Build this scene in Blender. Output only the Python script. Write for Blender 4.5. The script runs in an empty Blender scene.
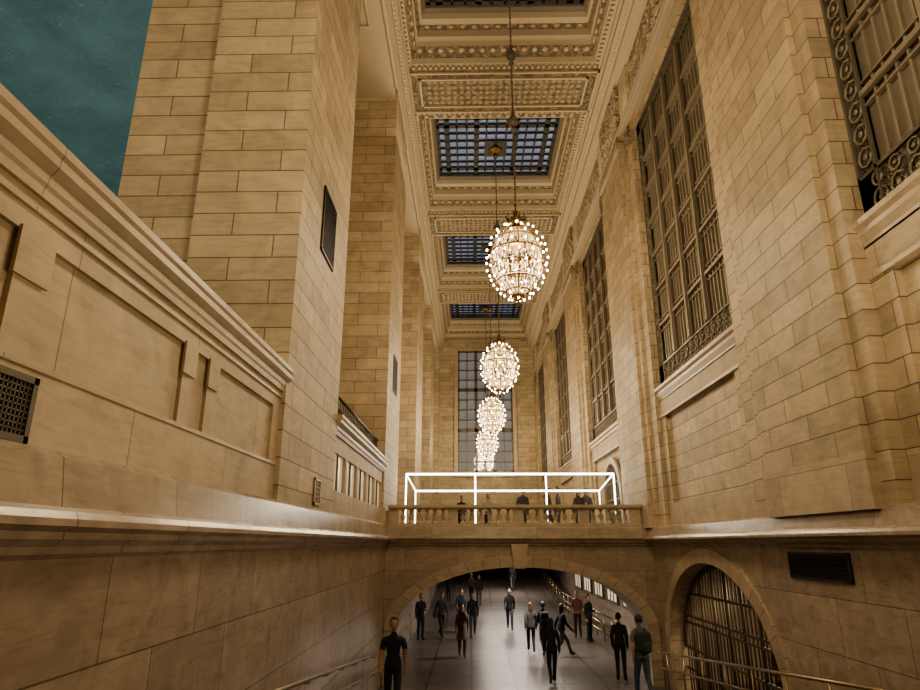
import bpy, bmesh, math, random
from mathutils import Vector, Matrix
random.seed(7)
scene=bpy.context.scene
COL=scene.collection
# ------------------------------------------------------------------ materials
def newmat(name):
    m=bpy.data.materials.new(name); m.use_nodes=True
    nt=m.node_tree; b=nt.nodes['Principled BSDF']
    return m,nt,b
def plain(name,col,rough=.6,metal=0.,emit=None,es=0.,spec=None,sampling=None):
    m,nt,b=newmat(name)
    b.inputs['Base Color'].default_value=(*col,1); b.inputs['Roughness'].default_value=rough
    b.inputs['Metallic'].default_value=metal
    if emit: b.inputs['Emission Color'].default_value=(*emit,1); b.inputs['Emission Strength'].default_value=es
    if sampling: m.cycles.emission_sampling=sampling
    return m
def mixc(nt,a,bb,fac,mode='MULTIPLY'):
    n=nt.nodes.new('ShaderNodeMixRGB'); n.blend_type=mode
    for i,v in ((1,a),(2,bb)):
        if isinstance(v,tuple): n.inputs[i].default_value=v
        else: nt.links.new(v,n.inputs[i])
    if isinstance(fac,(int,float)): n.inputs[0].default_value=fac
    else: nt.links.new(fac,n.inputs[0])
    return n.outputs[0]
def stone(name,c1,c2,mortar,bw=1.25,bh=.36,ms=.010,rough=.6,bump=.5,offset=.5,vein=.36,nscale=1.6):
    m,nt,b=newmat(name); N=nt.nodes; L=nt.links
    uv=N.new('ShaderNodeUVMap')
    br=N.new('ShaderNodeTexBrick'); br.offset=offset; br.squash=1
    br.inputs['Color1'].default_value=(*c1,1); br.inputs['Color2'].default_value=(*c2,1); br.inputs['Mortar'].default_value=(*mortar,1)
    br.inputs['Scale'].default_value=1; br.inputs['Mortar Size'].default_value=ms; br.inputs['Mortar Smooth'].default_value=.3
    br.inputs['Bias'].default_value=0; br.inputs['Brick Width'].default_value=bw; br.inputs['Row Height'].default_value=bh
    L.new(uv.outputs[0],br.inputs['Vector'])
    geo=N.new('ShaderNodeNewGeometry')
    no=N.new('ShaderNodeTexNoise'); no.inputs['Scale'].default_value=nscale; no.inputs['Detail'].default_value=8; no.inputs['Roughness'].default_value=.65; no.inputs['Distortion'].default_value=.9
    L.new(geo.outputs['Position'],no.inputs['Vector'])
    rp=N.new('ShaderNodeValToRGB'); rp.color_ramp.elements[0].position=.32; rp.color_ramp.elements[1].position=.66
    rp.color_ramp.elements[0].color=(.66,.65,.64,1); rp.color_ramp.elements[1].color=(1.08,1.06,1.02,1)
    L.new(no.outputs[0],rp.inputs[0])
    c=mixc(nt,br.outputs['Color'],rp.outputs[0],vein*2)
    mp=N.new('ShaderNodeMapping'); mp.inputs['Scale'].default_value=(1.2,1.2,9)
    L.new(geo.outputs['Position'],mp.inputs['Vector'])
    nv=N.new('ShaderNodeTexNoise'); nv.inputs['Scale'].default_value=1.5; nv.inputs['Detail'].default_value=7; nv.inputs['Distortion'].default_value=1.2
    L.new(mp.outputs[0],nv.inputs['Vector'])
    r2=N.new('ShaderNodeValToRGB'); r2.color_ramp.elements[0].position=.36; r2.color_ramp.elements[1].position=.52
    r2.color_ramp.elements[0].color=(.80,.76,.71,1); r2.color_ramp.elements[1].color=(1,1,1,1)
    L.new(nv.outputs[0],r2.inputs[0])
    c=mixc(nt,c,r2.outputs[0],vein*1.4)
    L.new(c,b.inputs['Base Color'])
    n2=N.new('ShaderNodeTexNoise'); n2.inputs['Scale'].default_value=25; n2.inputs['Detail'].default_value=4
    L.new(geo.outputs['Position'],n2.inputs['Vector'])
    mt=N.new('ShaderNodeMath'); mt.operation='MULTIPLY_ADD'; mt.inputs[1].default_value=-1.; 
    L.new(br.outputs['Fac'],mt.inputs[0])
    sc=N.new('ShaderNodeMath'); sc.operation='MULTIPLY'; sc.inputs[1].default_value=.15; L.new(n2.outputs[0],sc.inputs[0])
    L.new(sc.outputs[0],mt.inputs[2])
    bp=N.new('ShaderNodeBump'); bp.inputs['Strength'].default_value=bump; bp.inputs['Distance'].default_value=.02
    L.new(mt.outputs[0],bp.inputs['Height']); L.new(bp.outputs[0],b.inputs['Normal'])
    b.inputs['Roughness'].default_value=rough
    return m
def carved(name,c1,c2,scale=3.,rough=.55):
    m,nt,b=newmat(name); N=nt.nodes; L=nt.links
    geo=N.new('ShaderNodeNewGeometry')
    vo=N.new('ShaderNodeTexVoronoi'); vo.feature='SMOOTH_F1'; vo.inputs['Scale'].default_value=scale
    L.new(geo.outputs['Position'],vo.inputs['Vector'])
    rp=N.new('ShaderNodeValToRGB'); rp.color_ramp.elements[0].color=(*c1,1); rp.color_ramp.elements[1].color=(*c2,1)  # darkens the crevices between relief cells: shade put into the colour
    rp.color_ramp.elements[0].position=.15; rp.color_ramp.elements[1].position=.6
    L.new(vo.outputs[0],rp.inputs[0]); L.new(rp.outputs[0],b.inputs['Base Color'])
    wv=N.new('ShaderNodeMath'); wv.operation='SINE'; ml=N.new('ShaderNodeMath'); ml.operation='MULTIPLY'; ml.inputs[1].default_value=18
    L.new(vo.outputs[0],ml.inputs[0]); L.new(ml.outputs[0],wv.inputs[0])
    bp=N.new('ShaderNodeBump'); bp.inputs['Strength'].default_value=.8; bp.inputs['Distance'].default_value=.06
    L.new(wv.outputs[0],bp.inputs['Height']); L.new(bp.outputs[0],b.inputs['Normal'])
    b.inputs['Roughness'].default_value=rough
    return m
M={}
M['stone']=stone('stone_blocks',(.60,.485,.325),(.44,.35,.23),(.17,.125,.08))
M['stoneL']=stone('stone_smooth',(.56,.455,.32),(.45,.365,.255),(.22,.17,.11),bw=1.9,bh=1.0,ms=.006,bump=.3)
M['marble']=stone('polished_marble',(.45,.365,.28),(.35,.28,.215),(.17,.135,.10),bw=1.5,bh=.75,ms=.007,rough=.24,bump=.12,vein=.42,nscale=2.6)
M['trim']=stone('stone_trim',(.53,.43,.305),(.48,.385,.27),(.28,.215,.15),bw=2.2,bh=6,ms=.006,rough=.42,bump=.15,vein=.28)
M['vous']=stone('voussoir_stone',(.52,.42,.31),(.43,.345,.25),(.2,.155,.11),bw=5,bh=.45,ms=.01,rough=.4,bump=.3,offset=0)
M['ctrim']=plain('ceiling_moulding',(.40,.325,.225),.6)
M['carved']=carved('carved_plaster',(.52,.42,.28),(.21,.155,.095),5)
M['carved2']=carved('carved_ceiling_plaster',(.40,.32,.22),(.19,.145,.09),7)
M['carvbronze']=carved('cast_bronze_ornament',(.25,.205,.14),(.07,.055,.038),14,.5)
M['plaster']=plain('ceiling_plaster',(.36,.29,.20),.6)
M['gilt']=plain('ornament_plaster',(.46,.37,.245),.5,.0)
M['cage']=plain('chandelier_metal',(.22,.14,.06),.35,.7)
M['bronze']=plain('bronze_grille',(.16,.135,.10),.45,.3)
M['bronzeL']=plain('bronze_frame',(.27,.225,.16),.5,.2)
M['glass']=plain('window_glass',(.19,.16,.115),.3,.0)
M['dark']=plain('shade_backing',(.012,.011,.010),.8)  # near-black sheet painted as shade behind grilles and inside the arch
M['iron']=plain('black_iron',(.035,.03,.025),.45,.5)
M['gateiron']=plain('gate_iron',(.10,.075,.05),.5,.3)
M['brass']=plain('brass_rail',(.38,.29,.16),.3,.9)
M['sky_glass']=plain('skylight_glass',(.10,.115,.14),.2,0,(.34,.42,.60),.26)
M['bulb']=plain('lamp_bulb',(1,.9,.7),.3,0,(1,.86,.61),14,sampling='NONE')
M['crystal_glow']=plain('crystal_glow',(.26,.21,.13),.06,.0,(1,.76,.42),.7,sampling='NONE')  # emission put into the crystals imitates sparkle; only the bulbs are lamps
M['led']=plain('led_tube',(1,1,1),.3,0,(1,.96,.88),6)
M['shop']=plain('shop_window_glow',(.6,.5,.4),.3,0,(1,.82,.58),.5)
M['warmglow']=plain('lit_window_glass',(.6,.5,.35),.2,0,(1,.8,.52),.28)
def teal():
    m,nt,b=newmat('teal_star_ceiling'); N=nt.nodes; L=nt.links
    geo=N.new('ShaderNodeNewGeometry')
    no=N.new('ShaderNodeTexNoise'); no.inputs['Scale'].default_value=.3; no.inputs['Detail'].default_value=8; no.inputs['Roughness'].default_value=.65
    L.new(geo.outputs['Position'],no.inputs['Vector'])
    rp=N.new('ShaderNodeValToRGB'); rp.color_ramp.elements[0].color=(.045,.105,.115,1); rp.color_ramp.elements[1].color=(.08,.165,.165,1)
    rp.color_ramp.elements[0].position=.3; rp.color_ramp.elements[1].position=.7
    L.new(no.outputs[0],rp.inputs[0])
    vo=N.new('ShaderNodeTexVoronoi'); vo.inputs['Scale'].default_value=.9
    L.new(geo.outputs['Position'],vo.inputs['Vector'])
    st=N.new('ShaderNodeMath'); st.operation='LESS_THAN'; st.inputs[1].default_value=.07; L.new(vo.outputs[0],st.inputs[0])
    n2=N.new('ShaderNodeTexNoise'); n2.inputs['Scale'].default_value=.35; n2.inputs['Distortion'].default_value=3; L.new(geo.outputs['Position'],n2.inputs['Vector'])
    sb=N.new('ShaderNodeMath'); sb.operation='SUBTRACT'; sb.inputs[1].default_value=.53; L.new(n2.outputs[0],sb.inputs[0])
    ab=N.new('ShaderNodeMath'); ab.operation='ABSOLUTE'; L.new(sb.outputs[0],ab.inputs[0])
    ln=N.new('ShaderNodeMath'); ln.operation='LESS_THAN'; ln.inputs[1].default_value=.003; L.new(ab.outputs[0],ln.inputs[0])
    mx=N.new('ShaderNodeMath'); mx.operation='MAXIMUM'; L.new(st.outputs[0],mx.inputs[0]); L.new(ln.outputs[0],mx.inputs[1])
    ml=N.new('ShaderNodeMath'); ml.operation='MULTIPLY'; ml.inputs[1].default_value=.3; L.new(mx.outputs[0],ml.inputs[0])
    c=mixc(nt,rp.outputs[0],(.4,.36,.2,1),ml.outputs[0],'MIX')
    L.new(c,b.inputs['Base Color']); b.inputs['Roughness'].default_value=.8
    return m
M['teal']=teal()
M['floor']=stone('terrazzo_floor',(.165,.145,.135),(.125,.11,.102),(.05,.043,.038),bw=1.2,bh=1.2,ms=.03,rough=.33,bump=.1,offset=0,vein=.35)
def clearglass():
    m=bpy.data.materials.new('clear_glass_panel'); m.use_nodes=True; nt=m.node_tree; N=nt.nodes
    N.remove(N['Principled BSDF']); t=N.new('ShaderNodeBsdfTransparent'); t.inputs[0].default_value=(.95,.97,.96,1)
    g=N.new('ShaderNodeBsdfGlossy'); g.inputs['Roughness'].default_value=.05
    x=N.new('ShaderNodeMixShader'); x.inputs[0].default_value=.10
    nt.links.new(t.outputs[0],x.inputs[1]); nt.links.new(g.outputs[0],x.inputs[2]); nt.links.new(x.outputs[0],N['Material Output'].inputs[0])
    return m
M['clear']=clearglass()

# ------------------------------------------------------------------ mesh builder
class MB:
    def __init__(s): s.v=[];s.f=[];s.m=[];s.uv=[];s.mats=[];s.sm=[]
    def mi(s,k):
        if k not in s.mats: s.mats.append(k)
        return s.mats.index(k)
    def face(s,pts,mat,uv=None,smooth=False):
        pts=[Vector(p) for p in pts]
        n=Vector((0,0,0))
        for i in range(len(pts)):
            a=pts[i];b=pts[(i+1)%len(pts)]; n+=a.cross(b)
        if uv is None:
            ax=max(range(3),key=lambda i:abs(n[i]))
            if ax==0: uv=[(p.y,p.z) for p in pts]
            elif ax==1: uv=[(p.x+.37,p.z) for p in pts]
            else: uv=[(p.x,p.y) for p in pts]
        i0=len(s.v); s.v+=[tuple(p) for p in pts]; s.f.append(list(range(i0,i0+len(pts))))
        s.m.append(s.mi(mat)); s.uv.append(uv); s.sm.append(smooth)
    def box(s,x0,x1,y0,y1,z0,z1,mat):
        a=[(x0,y0,z0),(x1,y0,z0),(x1,y1,z0),(x0,y1,z0),(x0,y0,z1),(x1,y0,z1),(x1,y1,z1),(x0,y1,z1)]
        for q in ((0,3,2,1),(4,5,6,7),(0,1,5,4),(1,2,6,5),(2,3,7,6),(3,0,4,7)):
            s.face([a[i] for i in q],mat)
    def sweepY(s,prof,y0,y1,mat,closed=True):   # prof (x,z)
        n=len(prof)
        for i in range(n if closed else n-1):
            a=prof[i];b=prof[(i+1)%n]
            s.face([(a[0],y0,a[1]),(b[0],y0,b[1]),(b[0],y1,b[1]),(a[0],y1,a[1])],mat)
        if closed:
            s.face([(p[0],y0,p[1]) for p in prof],mat); s.face([(p[0],y1,p[1]) for p in reversed(prof)],mat)
    def sweepX(s,prof,x0,x1,mat):   # prof (y,z)
        n=len(prof)
        for i in range(n):
            a=prof[i];b=prof[(i+1)%n]
            s.face([(x0,a[0],a[1]),(x0,b[0],b[1]),(x1,b[0],b[1]),(x1,a[0],a[1])],mat)
        s.face([(x0,p[0],p[1]) for p in prof],mat); s.face([(x1,p[0],p[1]) for p in reversed(prof)],mat)
    def tube(s,pts,r,mat,n=6,caps=True):
        pts=[Vector(p) for p in pts]; rs=r if isinstance(r,(list,tuple)) else [r]*len(pts)
        rings=[]
        for i,p in enumerate(pts):
            t=(pts[min(i+1,len(pts)-1)]-pts[max(i-1,0)]).normalized()
            u=t.cross(Vector((0,0,1)))
            if u.length<.05: u=t.cross(Vector((0,1,0)))
            u.normalize(); w=t.cross(u)
            rings.append([p+(u*math.cos(2*math.pi*k/n)+w*math.sin(2*math.pi*k/n))*rs[i] for k in range(n)])
        for i in range(len(rings)-1):
            for k in range(n):
                s.face([rings[i][k],rings[i][(k+1)%n],rings[i+1][(k+1)%n],rings[i+1][k]],mat,smooth=True)
        if caps: s.face(rings[0][::-1],mat); s.face(rings[-1],mat)
    def ell(s,c,r,mat,nu=8,nv=5):
        c=Vector(c); r=(r,r,r) if isinstance(r,(int,float)) else r
        def P(i,j):
            th=math.pi*i/nv; ph=2*math.pi*j/nu
            return (c.x+r[0]*math.sin(th)*math.cos(ph),c.y+r[1]*math.sin(th)*math.sin(ph),c.z-r[2]*math.cos(th))
        for i in range(nv):
            for j in range(nu):
                q=[P(i,j),P(i,j+1),P(i+1,j+1),P(i+1,j)]
                if i==0: q=[q[0],q[2],q[3]]
                elif i==nv-1: q=q[:3]
                s.face(q,mat,smooth=True)
    def lathe(s,c,prof,mat,n=10):
        for i in range(len(prof)-1):
            for k in range(n):
                a0=2*math.pi*k/n;a1=2*math.pi*(k+1)/n
                f=lambda p,a:(c[0]+p[0]*math.cos(a),c[1]+p[0]*math.sin(a),c[2]+p[1])
                s.face([f(prof[i],a0),f(prof[i],a1),f(prof[i+1],a1),f(prof[i+1],a0)],mat,smooth=True)
    def obj(s,name,loc=None,weld=True):
        me=bpy.data.meshes.new(name)
        o=Vector(loc) if loc else Vector((0,0,0))
        me.from_pydata([tuple(Vector(v)-o) for v in s.v],[],s.f)
        for k in s.mats: me.materials.append(M[k] if isinstance(k,str) else k)
        ul=me.uv_layers.new(name='UVMap')
        for fi,p in enumerate(me.polygons):
            p.material_index=s.m[fi]; p.use_smooth=s.sm[fi]
            for k,l in enumerate(p.loop_indices): ul.data[l].uv=s.uv[fi][k]
        if weld:
            bm=bmesh.new(); bm.from_mesh(me); bmesh.ops.remove_doubles(bm,verts=bm.verts,dist=1e-4); bm.to_mesh(me); bm.free()
        ob=bpy.data.objects.new(name,me); ob.location=o; COL.objects.link(ob)
        return ob

def arch_wall(mb,P,s0,s1,z0,z1,cs,a,zs,b,d0,d1,mat,msof,n=32):
    pts=[(cs-a,z0)]+[(cs-a*math.cos(math.pi*i/n),zs+b*math.sin(math.pi*i/n)) for i in range(n+1)]+[(cs+a,z0)]
    for d in (d0,d1):
        mb.face([P(s0,z0,d),P(cs-a,z0,d),P(cs-a,z1,d),P(s0,z1,d)],mat)
        mb.face([P(cs+a,z0,d),P(s1,z0,d),P(s1,z1,d),P(cs+a,z1,d)],mat)
        for i in range(1,len(pts)-2):
            p,q=pts[i],pts[i+1]
            mb.face([P(p[0],p[1],d),P(q[0],q[1],d),P(q[0],z1,d),P(p[0],z1,d)],mat)
    acc=0
    for i in range(len(pts)-1):
        p,q=pts[i],pts[i+1]; l=math.hypot(p[0]-q[0],p[1]-q[1])
        mb.face([P(*p,d0),P(*q,d0),P(*q,d1),P(*p,d1)],msof,uv=[(0,acc),(0,acc+l),(abs(d1-d0),acc+l),(abs(d1-d0),acc)])
        acc+=l
def arch_ring(mb,P,cs,a,zs,b,w,wb,d0,d1,mat,zj=None,n=32):
    def pt(i,o): 
        t=math.pi*i/n; return (cs-(a+o*w)*math.cos(t),zs+(b+o*wb)*math.sin(t))
    inn=[pt(i,0) for i in range(n+1)]; out=[pt(i,1) for i in range(n+1)]
    if zj is not None:
        inn=[(cs-a,zj)]+inn+[(cs+a,zj)]; out=[(cs-a-w,zj)]+out+[(cs+a+w,zj)]
    acc=0
    for i in range(len(inn)-1):
        l=math.hypot(inn[i][0]-inn[i+1][0],inn[i][1]-inn[i+1][1])
        mb.face([P(*inn[i],d0),P(*inn[i+1],d0),P(*out[i+1],d0),P(*out[i],d0)],mat,uv=[(0.1,acc),(0.1,acc+l),(w,acc+l),(w,acc)])
        mb.face([P(*out[i],d0),P(*out[i+1],d0),P(*out[i+1],d1),P(*out[i],d1)],mat)
        mb.face([P(*inn[i],d0),P(*inn[i+1],d0),P(*inn[i+1],d1),P(*inn[i],d1)],mat)
        acc+=l

YB=19.0; XL=-2.42; XR=5.15; YE=50.5; ZC=16.0; PITCH=10.3
BAYS=[4.4,14.7,25.0,35.3,45.6]
def fz(y):
    if y<18.5: return -1.7-.105*y
    if y<40: return -1.7-.105*18.5
    return -1.7-.105*18.5+.1*(y-40)

# ------------------------------------------------------------------ floors
mb=MB()
for a,b,x1 in ((-6,18.5,XR+.6),(18.5,20.6,XR+.6),(20.6,40,6.6),(40,62,6.6)):
    mb.face([(XL-.1,a,fz(a)),(x1,a,fz(a)),(x1,b,fz(b-.001)),(XL-.1,b,fz(b-.001))],'floor')
mb.obj('floor')
mb=MB(); mb.box(-5.35,5.8,YB+.25,YE,-.35,.2,'floor'); mb.obj('floor_bridge_deck')

# ------------------------------------------------------------------ lower walls + ledge
mb=MB()
mb.box(XL-.4,XL,-6,62,-6,.0,'marble'); mb.obj('wall_left_lower')
def ledge(X,sg,t=.44,ext=0.):
    e=ext
    return [(X-sg*.35,t),(X+sg*(e-.03),t),(X+sg*(.02+e),t-.04),(X+sg*(.06+e),.20),(X+sg*(.15+e),.17),(X+sg*(.17+e),.13),(X+sg*(.17+e),.09),(X+sg*(.10+e*.6),.06),(X+sg*(.10+e*.6),.02),(X+sg*.05,-.02),(X+sg*.05,-.06),(X,-.09),(X-sg*.35,-.09)]
mb=MB(); mb.sweepY(ledge(XL,1,.52),-6,YB,'marble'); mb.obj('trim_1')
mb=MB(); mb.sweepY(ledge(XR,-1,.44,.12),-6,YB,'marble'); mb.obj('trim_2')
def cornice(x,z,sg=1,h=.36,p=.26):
    q=[(x-sg*.5,z),(x,z),(x+sg*.03,z),(x+sg*p*.3,z+.17*h),(x+sg*p*.42,z+.25*h),(x+sg*p*.46,z+.40*h),(x+sg*p*.6,z+.46*h),(x+sg*p*.85,z+.58*h),(x+sg*p*.85,z+.75*h),(x+sg*p,z+.83*h),(x+sg*p,z+h),(x-sg*.5,z+h)]
    return q
XP=-2.56
mb=MB()
RD=.035
mb.box(-3.3,XP-RD,-6,8.5,.44,2.2,'stoneL')
mb.box(XP-RD,XP,-6,8.5,.44,1.0,'stoneL')
mb.box(XP-RD,XP,-6,8.5,1.72,1.96,'stoneL')
for y0,y1 in ((-1.5,-1.2),(.7,1.0),(2.55,2.8),(3.25,3.5),(5.45,5.65),(6.0,6.2),(8.1,8.5)):
    mb.box(XP-RD,XP,y0,y1,1.0,1.72,'stoneL')
for y0,y1 in ((2.55,2.8),(3.25,3.5),(5.45,5.65),(6.0,6.2)):
    mb.box(XP,XP+.02,y0-.03,y1+.03,1.45,1.74,'stoneL')
mb.sweepY(cornice(XP,1.96,1,.33,.12),-6,8.5,'trim')
mb.sweepY([(XP,1.86),(XP+.02,1.865),(XP+.02,1.895),(XP,1.9)],-6,8.5,'trim')
mb.sweepY([(XP,.96),(XP+.012,.97),(XP+.012,1.0),(XP,1.01)],-6,8.5,'trim')
mb.obj('wall_left_parapet')
mb=MB()
mb.box(-3.3,XP-.1,11.8,18.8,.44,2.2,'stoneL')
mb.box(XP-.1,XP,11.8,18.8,.44,.95,'stoneL'); mb.box(XP-.1,XP,11.8,18.8,1.65,2.05,'stoneL')
for k in range(6):
    y=11.8+k*1.36; mb.box(XP-.1,XP,y,y+.2,.95,1.65,'stoneL')
for k in range(5):
    y=12.0+k*1.36
    mb.box(XP-.09,XP-.07,y,y+1.16,.95,1.65,'warmglow')
    mb.box(XP-.07,XP-.03,y+.55,y+.61,.95,1.65,'bronze')
mb.sweepY(cornice(XP,1.96,1,.36,.16),11.8,18.8,'trim')
mb.obj('wall_left_parapet_far')
mb=MB()
mb.tube([(-2.75,12,2.9),(-2.75,18.7,2.9)],.03,'iron'); mb.tube([(-2.75,12,2.65),(-2.75,18.7,2.65)],.02,'iron')
for k in range(34): mb.tube([(-2.75,12+k*.2,2.32),(-2.75,12+k*.2,2.9)],.012,'iron',5)
mb.obj('iron_guardrail')
# ------------------------------------------------------------------ left piers
mb=MB()
pl=[8.5+PITCH*k for k in range(4)]
for k,y in enumerate(pl):
    y1=y+3.3
    z0=.4 if k==0 else .2
    mb.box(-5.35,-2.5,y,y1,z0,ZC+1.3,'stone')
    mb.box(-4.1,-2.5,y-.10,y,z0,ZC+1.3,'stone')
    if k: mb.box(-4.2,-2.42,y-.2,y1+.06,z0,.9,'stoneL')
mb.box(-5.35,-2.5,YE-1.0,YE,.2,ZC+1.3,'stone')
mb.box(-5.8,-5.3,11.8,YE,.2,ZC+1.3,'stone')
mb.obj('wall_left_piers')
mb=MB()
mb.box(-5.35,-2.55,-6,YE,ZC-1.1,ZC-.2,'plaster')
for k in range(5):
    y0=(-1.4+PITCH*k)+.3; mb.box(-5.0,-4.92,y0,y0+6.2,ZC-1.16,ZC-1.1,'ctrim'); mb.box(-3.0,-2.92,y0,y0+6.2,ZC-1.16,ZC-1.1,'ctrim')
    mb.box(-5.0,-2.92,y0,y0+.08,ZC-1.16,ZC-1.1,'ctrim'); mb.box(-5.0,-2.92,y0+6.2,y0+6.28,ZC-1.16,ZC-1.1,'ctrim')
mb.box(-5.4,-2.5,-6,YE,ZC-.25,ZC+.3,'ctrim')
mb.sweepY(cornice(-2.5,ZC-.75,1,.8,.40),-6,YE,'ctrim')
for i in range(270):
    y=-5+i*.2
    if y<YE-.2: mb.box(-2.4,-2.24,y,y+.1,ZC-.42,ZC-.30,'gilt')
mb.obj('trim_3')
# ------------------------------------------------------------------ vents
def vent(name,P,w,h,n,matf='iron',matb='dark',axis='v'):
    mb=MB()
    def bx(a0,a1,b0,b1,d0,d1,m):
        pts=[P(a0,b0,d0),P(a1,b1,d1)]
        lo=[min(pts[0][i],pts[1][i]) for i in range(3)]; hi=[max(pts[0][i],pts[1][i]) for i in range(3)]
        mb.box(lo[0],hi[0],lo[1],hi[1],lo[2],hi[2],m)
    bx(0,w,0,h,0,.01,matb)
    t=.04
    bx(0,w,0,t,0,.03,matf);bx(0,w,h-t,h,0,.03,matf);bx(0,t,0,h,0,.03,matf);bx(w-t,w,0,h,0,.03,matf)
    for i in range(1,n):
        a=w*i/n; bx(a-.005,a+.005,t,h-t,.01,.02,matf)
    m=max(2,int(n*h/w))
    for i in range(1,m):
        a=h*i/m; bx(t,w-t,a-.005,a+.005,.01,.02,matf)
    mb.obj(name)
vent('wall_vent',lambda a,b,d:(-2.5+d,9.65+a,4.7+b),.95,1.2,14)
vent('wall_vent',lambda a,b,d:(-2.5+d,9.65+PITCH+a,4.7+b),.95,1.2,14)
vent('wall_vent',lambda a,b,d:(-2.5+d,10.3+a,.58+b),.42,.42,6,'trim')
vent('wall_vent',lambda a,b,d:(XP+d,2.72+a,.54+b),.88,.38,26,'bronze')
vent('wall_vent',lambda a,b,d:(XR-d,9.2+a,-.53+b),1.75,.4,30)
# ------------------------------------------------------------------ bridge
PX=lambda s,z,d:(s,d,z)
mb=MB()
CX=(XL+XR)/2
arch_wall(mb,PX,XL,XR,-3.9,0,CX,3.47,-2.35,1.70,YB,YB+1.6,'marble','vous')
mb.obj('wall_bridge')
mb=MB()
arch_ring(mb,PX,CX,3.47,-2.35,1.70,.30,.30,YB-.06,YB,'vous',zj=-3.66)
mb.face([(CX-.16,YB-.14,-.68),(CX+.16,YB-.14,-.68),(CX+.24,YB-.14,-.02),(CX-.24,YB-.14,-.02)],'trim')
mb.face([(CX-.16,YB-.14,-.68),(CX-.24,YB-.14,-.02),(CX-.24,YB,-.02),(CX-.16,YB,-.68)],'trim')
mb.face([(CX+.16,YB-.14,-.68),(CX+.24,YB-.14,-.02),(CX+.24,YB,-.02),(CX+.16,YB,-.68)],'trim')
mb.face([(CX-.16,YB-.14,-.68),(CX+.16,YB-.14,-.68),(CX+.16,YB,-.68),(CX-.16,YB,-.68)],'trim')
mb.obj('trim_4')
mb=MB(); mb.sweepX([(YB+.35,.44),(YB-.0,.44),(YB-.03,.40),(YB-.06,.2),(YB-.17,.18),(YB-.18,.12),(YB-.12,.07),(YB-.11,.02),(YB-.05,-.02),(YB-.05,-.06),(YB,-.09),(YB+.35,-.09)],XL,XR,'marble'); mb.obj('trim_5')
mb=MB()
xe=4.9
mb.box(XL+.02,xe,YB+.0,YB+.32,.44,.54,'trim')
mb.sweepX([(YB-.02,.94),(YB+.34,.94),(YB+.38,.98),(YB+.38,1.06),(YB-.06,1.06),(YB-.06,.98)],XL+.02,xe,'trim')
posts=[XL+.17,CX-1.9,CX,CX+1.9,xe-.16]
for p in posts: mb.box(p-.14,p+.14,YB+.02,YB+.3,.54,.94,'trim')
bp=[(.07,0),(.07,.04),(.045,.06),(.04,.09),(.075,.15),(.065,.21),(.03,.29),(.028,.33),(.05,.35),(.06,.37),(.06,.40)]
for i in range(len(posts)-1):
    a,b=posts[i]+.16,posts[i+1]-.16
    n=int((b-a)/.23)
    for k in range(n): mb.lathe((a+(k+.5)*(b-a)/n,YB+.16,.54),bp,'trim',8)
mb.obj('stone_balustrade')
mb=MB()
def bar(p,q,r=.045,m='led'): mb.tube([p,q],r,m,8)
y0,y1=21.6,24.2; zt=2.2
xs=[-2.15,0.15,2.5,4.75]
bar((xs[0],y0,zt),(xs[-1],y0,zt),.033); bar((xs[0]+.1,y1,1.85),(xs[-1],y1,1.85),.033)
for x in xs: bar((x,y0,.2),(x,y0,zt),.024)
bar((xs[0]+.1,y1,.2),(xs[0]+.1,y1,1.85),.022); bar((xs[-1],y1,.2),(xs[-1],y1,1.85),.022)
bar((xs[-1],y0,zt),(xs[-1],y1,1.85),.022); bar((xs[0],y0,zt),(xs[0]+.1,y1,1.85),.022)
for i in range(3):
    mb.box(xs[i]+.04,xs[i+1]-.04,y0-.006,y0+.006,.25,zt-.05,'clear')
mb.obj('lit_glass_enclosure')

# ------------------------------------------------------------------ right lower wall with arch
PY=lambda s,z,d:(d,s,z)
mb=MB()
arch_wall(mb,PY,-6,YB,-6,0,14.85,3.15,-2.5,2.08,XR,XR+.75,'marble','vous')
mb.obj('wall_right_lower')
mb=MB(); arch_ring(mb,PY,14.85,3.15,-2.5,2.08,.33,.30,XR-.05,XR,'vous',zj=-3.8); mb.obj('trim_6')
mb=MB()
def zin(y): 
    t=(y-14.85)/3.15
    return -2.5+2.08*math.sqrt(max(0,1-t*t))
xg=XR+.35
for i in range(1,32):
    y=11.7+i*6.3/32
    mb.tube([(xg,y,fz(y)-.02),(xg,y,zin(y))],.018 if i%4 else .04,'gateiron',5)
for z in (-2.5,-1.9,-1.75,-1.2,-3.0):
    hw=3.15*math.sqrt(max(0,1-((z+2.5)/2.08)**2)) if z>-2.5 else 3.15
    mb.box(xg-.02,xg+.02,14.85-hw,14.85+hw,z-.03,z+.03,'gateiron')
arch_ring(mb,PY,14.85,3.03,-2.5,1.96,.12,.12,xg-.04,xg+.04,'gateiron')
mb.obj('iron_gate')
mb=MB()
gz=fz(14.8)-.3
mb.box(XR+.75,XR+3.5,11,19,-.35,-.3,'plaster'); mb.box(XR+3.4,XR+3.5,11,19,-4,-.3,'marble'); mb.box(XR+.75,XR+3.5,18.9,19,-4,-.3,'marble'); mb.box(XR+.75,XR+3.5,11,11.1,-4,-.3,'marble')
mb.face([(XR,11,gz),(XR+3.5,11,gz),(XR+3.5,19,gz),(XR,19,gz)],'floor')
mb.obj('wall_gate_recess')

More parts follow.
